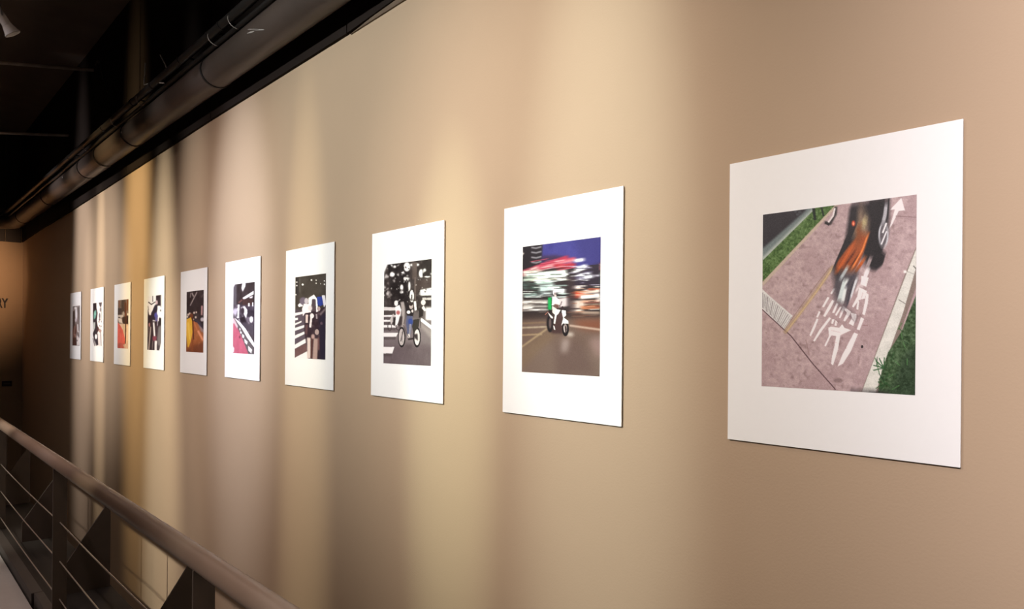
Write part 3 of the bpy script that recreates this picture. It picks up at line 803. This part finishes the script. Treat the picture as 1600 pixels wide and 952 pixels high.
def pic_crossing():
    p = Pic([(462.3, 433.4), (509.9, 427.2), (507.8, 561.8), (459.8, 559.8)], 90, 210, 4, (80, 70, 76))
    p.crop(450, 420, 6.35)
    p.rect(40, 30, 400, 440, (78, 70, 64), jit=18, nz=(6, 10)); p.rect(70, 60, 112, 260, (66, 60, 58), soft=2); p.line([(122, 100), (122, 230)], 12, (110, 104, 98), soft=1)
    for x, y, r in ((92, 135, 7), (92, 168, 7), (150, 158, 10), (237, 114, 8), (282, 115, 6), (282, 145, 7), (362, 122, 6), (362, 155, 7), (82, 258, 7), (325, 150, 4)):
        p.ell((x, y), r, r, (236, 232, 228))
    p.poly([(60, 400), (180, 420), (230, 900), (50, 900)], (110, 96, 108), soft=2, jit=10)
    for a in ([(62, 440), (150, 425), (150, 445), (62, 470)], [(62, 490), (100, 485), (100, 505), (62, 515)], [(62, 545), (135, 515), (135, 530), (62, 565)], [(60, 590), (165, 555), (165, 580), (60, 620)], [(58, 665), (165, 620), (165, 645), (58, 700)], [(56, 760), (210, 670), (215, 710), (56, 800)], [(54, 890), (200, 810), (210, 900), (54, 910)]):
        p.poly(a, (248, 242, 242))
    p.poly([(56, 805), (185, 735), (195, 810), (60, 885)], (128, 96, 96), jit=12)
    p.poly([(170, 420), (370, 380), (368, 900), (200, 900), (160, 600)], (66, 48, 58), jit=16, nz=(8, 14), soft=1); p.poly([(310, 480), (370, 430), (368, 900), (310, 900)], (50, 42, 62), soft=2)
    p.blobs((175, 420, 330, 720), 40, 6, 18, [(48, 36, 44), (104, 78, 84), (84, 60, 66), (150, 122, 122)], asp=.7, alpha=.7, soft=1)
    p.poly([(100, 360), (140, 320), (150, 370), (110, 380)], (244, 238, 240)); p.ell((155, 320), 38, 38, (130, 116, 134), soft=1); p.poly([(160, 345), (215, 350), (230, 430), (170, 440), (150, 470), (140, 400)], (240, 232, 236)); p.ell((185, 320), 20, 30, (206, 196, 204))
    p.poly([(205, 290), (260, 255), (290, 300), (300, 420), (280, 430), (260, 330), (240, 330), (220, 420), (205, 380)], (244, 240, 242)); p.poly([(240, 300), (275, 300), (280, 420), (235, 420)], (96, 80, 88)); p.ell((222, 390), 20, 30, (226, 214, 218), soft=1)
    p.poly([(288, 280), (345, 275), (355, 350), (320, 370), (295, 360)], (58, 76, 170), jit=14); p.poly([(335, 262), (365, 262), (378, 350), (355, 380)], (226, 222, 230)); p.line([(375, 390), (320, 450)], 18, (140, 124, 130), soft=1); p.ell((305, 395), 16, 22, (206, 180, 180))
    p.line([(188, 460), (186, 530)], 24, (236, 214, 208)); p.line([(235, 450), (220, 575)], 20, (232, 220, 222)); p.line([(282, 450), (285, 490)], 14, (196, 180, 186)); p.ell((238, 465), 20, 24, (240, 230, 232)); p.line([(185, 560), (180, 640)], 22, (112, 80, 84)); p.ell((330, 540), 12, 14, (110, 88, 104))
    p.line([(205, 690), (205, 880)], 36, (232, 212, 206), soft=1); p.line([(275, 700), (262, 890)], 46, (206, 174, 166), soft=1); p.line([(236, 680), (228, 880)], 18, (100, 62, 60)); p.ell((285, 625), 20, 28, (206, 180, 176)); p.ell((246, 670), 18, 24, (214, 178, 172), soft=1); p.line([(300, 680), (300, 800)], 16, (140, 100, 100), soft=1)
    p.grain(3)
    return p


def pic_pink_lane():
    p = Pic([(364.2, 445.5), (397.4, 440.1), (397.7, 553.9), (364.4, 551.8)], 76, 190, 5, (90, 78, 84))
    p.crop(355, 435, 7.62)
    p.rect(60, 30, 340, 340, (70, 58, 60), jit=22, nz=(8, 12)); p.rect(62, 80, 110, 330, (112, 104, 112), soft=2, jit=18); p.poly([(175, 60), (215, 60), (210, 100), (180, 165), (165, 120)], (246, 242, 244), soft=1); p.poly([(60, 60), (100, 60), (75, 110), (60, 130)], (246, 242, 244), soft=1)
    p.poly([(180, 235), (310, 148), (310, 190), (190, 258)], (250, 246, 248)); p.line([(135, 295), (180, 255)], 14, (150, 100, 96), soft=1); p.rect(180, 250, 310, 320, (80, 56, 54), jit=20, soft=1); p.poly([(260, 225), (300, 210), (295, 235), (265, 240)], (226, 218, 222))
    p.rect(62, 320, 340, 600, (104, 92, 106), jit=44, nz=(10, 16)); p.blobs((80, 330, 310, 560), 26, 8, 26, [(240, 236, 240), (60, 48, 60), (150, 136, 150), (248, 244, 246)], asp=.7, soft=1)
    p.poly([(160, 350), (205, 330), (240, 380), (225, 480), (180, 400)], (246, 242, 244), soft=1); p.ell((182, 390), 20, 40, (70, 56, 66), soft=1); p.poly([(145, 480), (200, 450), (235, 540), (180, 550)], (50, 38, 48), soft=1); p.rect(240, 380, 320, 460, (62, 52, 64), jit=24, soft=1)
    p.line([(135, 320), (130, 470)], 20, (240, 234, 238)); p.line([(255, 300), (255, 330)], 18, (240, 236, 238)); p.line([(300, 290), (300, 330)], 14, (236, 232, 236)); p.ell((285, 490), 22, 40, (244, 240, 244), soft=1); p.line([(258, 530), (256, 640)], 18, (206, 186, 196)); p.line([(300, 560), (290, 620)], 14, (196, 186, 200)); p.ell((95, 400), 26, 44, (216, 206, 224), soft=2)
    p.poly([(140, 560), (260, 640), (330, 720), (330, 620), (330, 560), (200, 520)], (96, 86, 98), soft=2, jit=18)
    p.poly([(64, 480), (110, 500), (190, 610), (330, 860), (330, 920), (60, 920)], (122, 112, 116), soft=1)
    p.poly([(85, 470), (150, 520), (220, 600), (330, 780), (330, 835), (240, 710), (170, 590), (110, 510)], (250, 246, 247))
    p.poly([(62, 520), (95, 540), (130, 600), (200, 760), (255, 900), (60, 910)], (232, 120, 146), jit=14, nz=(8, 12)); p.poly([(62, 470), (85, 480), (130, 570), (120, 600), (85, 540), (62, 540)], (244, 214, 222), soft=1)
    for q in ([(148, 590), (160, 600), (158, 625), (148, 615)], [(155, 625), (175, 640), (172, 660), (155, 655)], [(178, 660), (205, 680), (202, 712), (180, 705)], [(205, 715), (245, 755), (238, 790), (210, 765)], [(250, 800), (300, 850), (290, 895), (255, 860)]):
        p.poly(q, (250, 246, 247))
    p.ell((152, 700), 9, 16, (140, 60, 80), soft=1); p.poly([(62, 790), (90, 830), (85, 880), (62, 890)], (250, 240, 242), soft=1)
    p.grain(3)
    return p


def pic_yellow_stripe():
    p = Pic([(291.3, 456.2), (317.2, 453.4), (318.8, 551.4), (291.3, 549.8)], 70, 180, 6, (52, 42, 44))
    p.crop(285, 445, 8.28)
    p.rect(40, 60, 290, 460, (54, 44, 46), jit=16, nz=(6, 10)); p.line([(180, 100), (100, 262)], 12, (170, 158, 156), soft=1); p.line([(105, 110), (100, 160)], 14, (128, 116, 116), soft=1); p.line([(120, 110), (140, 150)], 14, (176, 164, 160), soft=1); p.line([(265, 120), (240, 160)], 10, (110, 100, 100), soft=1)
    p.line([(262, 230), (270, 260)], 8, (120, 110, 110), soft=1); p.line([(248, 270), (246, 380)], 22, (186, 146, 144), soft=1); p.ell((255, 440), 24, 26, (190, 182, 188), soft=1); p.poly([(150, 430), (230, 470), (270, 560), (240, 570), (180, 480)], (66, 60, 76), soft=1)
    for x, y, r in ((75, 378, 12), (95, 365, 12), (150, 355, 12), (178, 348, 10), (65, 405, 12), (110, 375, 9), (172, 412, 12), (140, 440, 10)):
        p.ell((x, y), r, r * 1.2, (226, 206, 190), soft=1)
    p.ell((115, 395), 24, 36, (110, 62, 44), soft=1)
    p.poly([(140, 460), (190, 480), (290, 620), (290, 890), (40, 890), (60, 700)], (166, 100, 62), jit=18, nz=(8, 14)); p.poly([(200, 490), (290, 590), (290, 630), (240, 590)], (150, 128, 126), soft=1)
    p.line([(205, 590), (270, 710)], 26, (226, 152, 116), soft=1); p.line([(150, 470), (195, 580)], 16, (196, 118, 76), soft=1); p.line([(225, 740), (205, 800)], 10, (206, 140, 100), soft=1)
    p.poly([(52, 440), (110, 410), (130, 470), (135, 600), (115, 720), (85, 810), (60, 790), (52, 640)], (226, 176, 62), jit=12, nz=(5, 10)); p.line([(75, 480), (100, 700)], 20, (244, 202, 96), soft=2); p.line([(132, 420), (140, 560), (150, 700)], 14, (84, 40, 30), soft=1)
    p.poly([(52, 640), (70, 780), (60, 860), (52, 860)], (128, 74, 40), soft=1); p.poly([(150, 780), (290, 730), (290, 890), (60, 890), (60, 830)], (104, 58, 42), soft=4, alpha=.75); p.line([(135, 700), (130, 860)], 22, (140, 76, 44), soft=2)
    p.grain(3)
    return p


def pic_blue_shirt():
    p = Pic([(230.3, 463.2), (252, 461.4), (251.8, 547.7), (230.8, 547)], 60, 170, 7, (70, 56, 66))
    p.crop(222, 450, 9.07)
    p.rect(60, 90, 290, 560, (240, 234, 236)); p.rect(195, 100, 260, 260, (56, 42, 50), jit=12, soft=1); p.line([(262, 110), (266, 280)], 12, (150, 140, 142), soft=1); p.line([(148, 115), (150, 200)], 12, (112, 100, 104)); p.line([(90, 205), (130, 240), (185, 205)], 16, (84, 72, 76)); p.line([(80, 260), (95, 320)], 10, (160, 146, 150), soft=1)
    p.ell((205, 215), 16, 36, (222, 190, 198), soft=1); p.poly([(180, 250), (215, 240), (215, 330), (190, 470), (120, 450), (130, 360)], (52, 42, 60), soft=1); p.poly([(95, 270), (160, 240), (150, 320), (110, 380)], (246, 238, 240), soft=1)
    p.poly([(80, 300), (100, 390), (150, 400), (150, 540), (80, 540)], (58, 44, 54), jit=18, nz=(8, 12), soft=1); p.ell((200, 395), 28, 40, (88, 84, 170), soft=1); p.ell((205, 450), 18, 44, (104, 96, 160), soft=1); p.ell((240, 360), 30, 50, (250, 248, 250), soft=2); p.ell((262, 330), 14, 14, (150, 140, 144), soft=1)
    p.rect(78, 480, 275, 890, (64, 48, 56), jit=22, nz=(10, 14), soft=1); p.poly([(240, 430), (275, 440), (275, 560), (235, 520)], (50, 40, 44), soft=1); p.poly([(230, 560), (275, 530), (275, 820), (230, 840), (215, 720)], (132, 124, 128), soft=2)
    p.line([(165, 500), (180, 690)], 24, (232, 224, 226), soft=1); p.line([(125, 560), (100, 880)], 16, (206, 190, 188), soft=1); p.line([(95, 560), (85, 700)], 12, (130, 112, 112), soft=1); p.ell((105, 530), 12, 30, (206, 150, 152), soft=1); p.poly([(150, 690), (210, 690), (200, 760), (155, 750)], (150, 74, 92), soft=1)
    p.line([(198, 760), (196, 880)], 34, (236, 226, 228), soft=1); p.line([(155, 760), (150, 880)], 10, (150, 134, 134), soft=1); p.line([(240, 820), (232, 890)], 20, (84, 74, 80), soft=1); p.line([(222, 440), (218, 540)], 12, (196, 184, 200), soft=1)
    p.poly([(272, 760), (290, 760), (290, 900), (240, 900)], (250, 246, 247), soft=1)
    p.grain(3)
    return p


def pic_red_lane():
    p = Pic([(184.2, 469.5), (200.8, 467.6), (200.1, 544.9), (183.5, 544.3)], 54, 170, 8, (120, 100, 88))
    p.crop(175, 460, 10.02)
    p.rect(80, 70, 270, 480, (128, 112, 100), jit=30, nz=(8, 12)); p.poly([(150, 90), (210, 90), (225, 200), (200, 300), (150, 280)], (74, 60, 52), jit=16, soft=1); p.line([(118, 95), (118, 200)], 20, (134, 92, 70), soft=1); p.line([(245, 80), (240, 250)], 22, (120, 72, 44), soft=1); p.rect(92, 220, 150, 320, (66, 54, 50), jit=18, soft=1)
    p.poly([(92, 330), (180, 320), (180, 360), (92, 380)], (206, 192, 180), soft=1); p.ell((180, 300), 14, 30, (176, 164, 154), soft=1); p.poly([(92, 370), (150, 380), (170, 460), (110, 440)], (222, 206, 192), soft=1); p.rect(100, 355, 130, 372, (70, 50, 46)); p.poly([(165, 360), (260, 330), (255, 460), (200, 470), (165, 440)], (62, 46, 40), soft=1); p.ell((250, 315), 16, 18, (250, 240, 226), soft=1)
    p.poly([(85, 450), (130, 460), (260, 470), (255, 850), (85, 850)], (222, 190, 164), jit=12, soft=1); p.poly([(88, 440), (120, 470), (170, 560), (205, 700), (200, 780), (85, 830)], (226, 106, 92), jit=14, nz=(8, 12)); p.poly([(165, 480), (200, 480), (200, 640), (180, 580)], (206, 184, 150), soft=1)
    p.line([(215, 140), (218, 400), (212, 600), (208, 770)], 15, (84, 46, 32)); p.line([(205, 130), (210, 350)], 10, (120, 60, 36), soft=1); p.line([(240, 500), (236, 720)], 12, (246, 222, 196), soft=1)
    p.poly([(85, 770), (150, 760), (200, 780), (250, 840), (85, 850)], (186, 92, 80), jit=26, nz=(10, 20), soft=1); p.poly([(170, 790), (250, 760), (250, 850), (200, 850)], (214, 180, 160), jit=22, soft=1)
    p.grain(3)
    return p


def pic_mint():
    p = Pic([(145.6, 473.9), (160, 472.5), (158.1, 541.4), (144.4, 540.9)], 50, 160, 9, (226, 216, 216))
    p.crop(138, 465, 11.2)
    p.rect(60, 70, 270, 880, (246, 238, 238)); p.rect(88, 90, 146, 230, (52, 40, 50), jit=14, soft=1); p.poly([(84, 220), (150, 200), (165, 280), (150, 420), (165, 520), (185, 560), (150, 640), (100, 680), (78, 640), (100, 580), (85, 420)], (62, 54, 62), jit=14, soft=1)
    p.poly([(105, 250), (140, 225), (142, 300), (125, 370), (100, 395), (95, 330)], (130, 200, 186), soft=1); p.ell((120, 290), 12, 26, (176, 226, 214), soft=1); p.poly([(90, 440), (125, 440), (120, 540), (100, 590), (85, 560)], (196, 202, 200), soft=1)
    p.poly([(190, 90), (245, 86), (225, 180), (205, 160)], (104, 92, 98), soft=1); p.line([(232, 180), (236, 420)], 12, (190, 196, 192), soft=1); p.ell((215, 220), 12, 40, (150, 138, 144), soft=1); p.ell((200, 330), 12, 50, (128, 112, 118), soft=1); p.blobs((180, 360, 235, 600), 10, 10, 24, [(140, 112, 110), (206, 190, 190), (110, 92, 96)], asp=.6, soft=1)
    p.ell((165, 560), 18, 40, (96, 58, 56), soft=1); p.line([(210, 600), (215, 840)], 12, (150, 134, 134), soft=1); p.line([(180, 640), (185, 840)], 12, (216, 196, 192), soft=1); p.ell((200, 590), 16, 30, (206, 156, 146), soft=1)
    p.poly([(80, 640), (160, 640), (168, 830), (130, 840), (100, 760)], (60, 50, 62), jit=14, soft=1); p.ell((132, 690), 20, 44, (250, 246, 248), soft=1); p.line([(78, 720), (112, 850)], 10, (96, 88, 96), soft=1); p.line([(110, 760), (140, 850)], 8, (186, 178, 184), soft=1)
    p.grain(3)
    return p


def pic_grey_street():
    p = Pic([(114, 478.6), (125.3, 477.6), (123.8, 540.5), (112.5, 540.2)], 46, 150, 10, (120, 106, 104))
    p.crop(106, 470, 11.9)
    p.rect(70, 80, 240, 860, (150, 138, 136), jit=36, nz=(6, 10)); p.rect(85, 95, 230, 130, (150, 142, 140), jit=30, soft=1); p.poly([(95, 200), (135, 180), (140, 380), (120, 560), (90, 560)], (72, 60, 58), soft=1); p.ell((160, 250), 20, 110, (226, 222, 226), soft=1); p.ell((150, 360), 18, 40, (206, 196, 202), soft=1); p.poly([(185, 130), (225, 120), (215, 420), (195, 320)], (110, 100, 98), jit=26, soft=1)
    p.ell((150, 140), 24, 22, (236, 232, 232), soft=1); p.poly([(85, 540), (150, 420), (165, 560), (140, 700), (160, 830), (80, 830)], (104, 70, 62), jit=24, soft=1); p.line([(130, 470), (110, 640)], 8, (196, 170, 160), soft=1); p.line([(185, 440), (190, 580)], 18, (240, 232, 232), soft=1); p.line([(205, 440), (205, 560)], 10, (70, 60, 58), soft=1); p.line([(130, 620), (140, 670)], 16, (186, 146, 130), soft=1)
    p.poly([(90, 690), (150, 690), (160, 830), (82, 830)], (74, 46, 42), jit=16, soft=1); p.poly([(165, 640), (215, 700), (205, 830), (160, 830)], (222, 212, 210), jit=16, soft=1); p.ell((160, 740), 20, 14, (110, 92, 90), soft=1); p.line([(165, 580), (205, 660)], 10, (96, 84, 84), soft=1)
    p.grain(3)
    return p


def ray_wall(px, py, x):
    X, Y = px - 800, py - CY
    c, s = math.cos(-ROLL), math.sin(-ROLL)
    r, u = (c * X - s * Y) / F_PX, -(s * X + c * Y) / F_PX
    dx = math.sin(YAW) + r * math.cos(YAW); dy = math.cos(YAW) - r * math.sin(YAW)
    return dy * x / dx, u * x / dx + EYE


pic_mats = {}


def picture_mesh(p, w_, h_, gain):
    """flat print: one vertex per colour sample on the sheet"""
    W, H = p.W, p.H
    ys, zs = np.meshgrid(np.linspace(w_ / 2, -w_ / 2, W), np.linspace(h_ / 2, -h_ / 2, H))
    co = np.stack([np.zeros(W * H), ys.ravel(), zs.ravel()], 1)
    i = np.arange(W * H).reshape(H, W)
    quads = np.stack([i[:-1, :-1], i[1:, :-1], i[1:, 1:], i[:-1, 1:]], -1).reshape(-1, 4)
    me = bpy.data.meshes.new('picture')
    me.vertices.add(W * H); me.vertices.foreach_set('co', co.ravel())
    me.loops.add(quads.size); me.loops.foreach_set('vertex_index', quads.ravel().astype(np.int32))
    me.polygons.add(len(quads)); me.polygons.foreach_set('loop_start', np.arange(0, quads.size, 4, dtype=np.int32))
    me.update(calc_edges=True)
    a = me.color_attributes.new('print', 'FLOAT_COLOR', 'POINT')
    lin = s2l(p.img); hi = np.clip((lin.min(-1, keepdims=True) - .45) / .40, 0, 1)
    lin = np.clip(lin / gain * (1 - hi) + .86 * hi * lin / lin.max(-1, keepdims=True).clip(.01), 0, .86).reshape(-1, 3)
    a.data.foreach_set('color', np.c_[lin, np.ones(len(lin))].astype(np.float32).ravel())
    return me


pm = bpy.data.materials.new('photo_print_ink'); pm.use_nodes = True
at = pm.node_tree.nodes.new('ShaderNodeAttribute'); at.attribute_name = 'print'
pm.node_tree.links.new(at.outputs['Color'], pm.node_tree.nodes['Principled BSDF'].inputs['Base Color'])
pm.node_tree.nodes['Principled BSDF'].inputs['Roughness'].default_value = .5
pm.node_tree.nodes['Principled BSDF'].inputs['Specular IOR Level'].default_value = .25

PRINTS = [   # along-wall centre, height centre (relative to eye), painter, picture corners in the photograph, ink gain, label
    (.850, .111, pic_cycle_path, ((1192, 334.5), (1430, 615.5), (1432.3, 305.5), (1190, 605.5)), .90, 'white board photo print of a motion-blurred bicycle on a pink cycle path'),
    (1.847, .108, pic_motorcycle, ((817, 385), (937, 588), (938.6, 371.4), (815.2, 581.7)), 1.5, 'white board photo print of a motorcycle with green box at night'),
    (2.844, .110, pic_cyclist, ((600.2, 413), (673, 571.4), (674.8, 406), (599.2, 568.4)), 1.5, 'white board photo print of a cyclist in front of dark trees'),
    (3.833, .109, pic_crossing, ((462.3, 433.4), (507.8, 561.8), (509.9, 427.2), (459.8, 559.8)), 1.5, 'white board photo print of walkers beside a zebra crossing at night'),
    (4.810, .110, pic_pink_lane, ((364.2, 445.5), (397.7, 553.9), (397.4, 440.1), (364.4, 551.8)), 1.5, 'white board photo print of a pink lane with white kerb'),
    (5.775, .103, pic_yellow_stripe, ((291.3, 456.2), (318.8, 551.4), (317.2, 453.4), (291.3, 549.8)), 1.0, 'white board photo print of a yellow stripe on an orange lane'),
    (6.801, .102, pic_blue_shirt, ((230.3, 463.2), (251.8, 547.7), (252, 461.4), (230.8, 547)), 1.4, 'white board photo print of people, one in a blue shirt'),
    (7.848, .102, pic_red_lane, ((184.2, 469.5), (200.1, 544.9), (200.8, 467.6), (183.5, 544.3)), 1.0, 'white board photo print of a red lane beside a dark pole'),
    (8.893, .105, pic_mint, ((145.6, 473.9), (158.1, 541.4), (160, 472.5), (144.4, 540.9)), 1.5, 'white board photo print of a figure in mint green'),
    (9.976, .102, pic_grey_street, ((114, 478.6), (123.8, 540.5), (125.3, 477.6), (112.5, 540.2)), 1.2, 'white board photo print of a grey and brown street view'),
]
BT, GAP = .004, .005
b0 = s0 = None
for i, (t, zc, fn, cr, gain, lab) in enumerate(PRINTS):
    r = thing('photo_print', lab, 'photo print', (WX, t, zc + EYE), 'photo prints in a row on the tan wall')
    if b0 is None:
        b0 = made('board', 'board', r, box, -GAP - BT, -GAP, -.3, .3, -.4, .4, .0006)
        s0 = made('mounting_block', 'core', r, box, -GAP, 0, -.22, .22, -.3, .3)
    else:
        link_copy(b0, r, (0, 0, 0)); link_copy(s0, r, (0, 0, 0))
    fx = WX - GAP - BT - .0006
    c4 = [ray_wall(x, y, fx) for x, y in cr]
    y1 = (c4[0][0] + c4[3][0]) / 2; y0 = (c4[1][0] + c4[2][0]) / 2
    z1 = (c4[0][1] + c4[2][1]) / 2; z0 = (c4[1][1] + c4[3][1]) / 2
    me = picture_mesh(fn(), y1 - y0, z1 - z0, gain); me.materials.append(pm)
    o = bpy.data.objects.new('picture', me); C.objects.link(o); o.parent = r
    o.location = (fx - WX, (y0 + y1) / 2 - t, (z0 + z1) / 2 - zc - EYE)

# ------------------------------------------------------------------ lettering and plaque on the end wall
cu = bpy.data.curves.new('lettering', 'FONT'); cu.body = 'RY'; cu.size = .205; cu.extrude = .003; cu.offset = .0065
cu.align_x = 'RIGHT'
to = bpy.data.objects.new('lettering_curve', cu); C.objects.link(to)
bpy.context.view_layer.update()
lm = bpy.data.meshes.new_from_object(to.evaluated_get(bpy.context.evaluated_depsgraph_get()))
bpy.data.objects.remove(to)
lm.materials.clear(); lm.materials.append(M['letter'])
lo = bpy.data.objects.new('wall_lettering', lm); C.objects.link(lo)
lo.matrix_world = Matrix.Translation((1.678, END - .003, .417 + EYE)) @ Matrix.Rotation(math.pi / 2, 4, 'X') @ Matrix.Diagonal((.58, 1, 1, 1))
tag(lo, 'dark condensed capital letters on the brown end wall', 'lettering')
pq = thing('wall_plaque', 'small dark rectangular plaque low on the brown end wall', 'plaque', (1.678, END, EYE - .80))
made('plate', 'plaque', pq, box, -.066, .066, -.010, 0, -.042, .042, .002)
for k in range(8):
    made('print_mark', 'plaquet', pq, box, -.045 + k * .0115, -.045 + k * .0115 + .008, -.0105, -.0098, -.010 - .004 * (k % 2), .012)
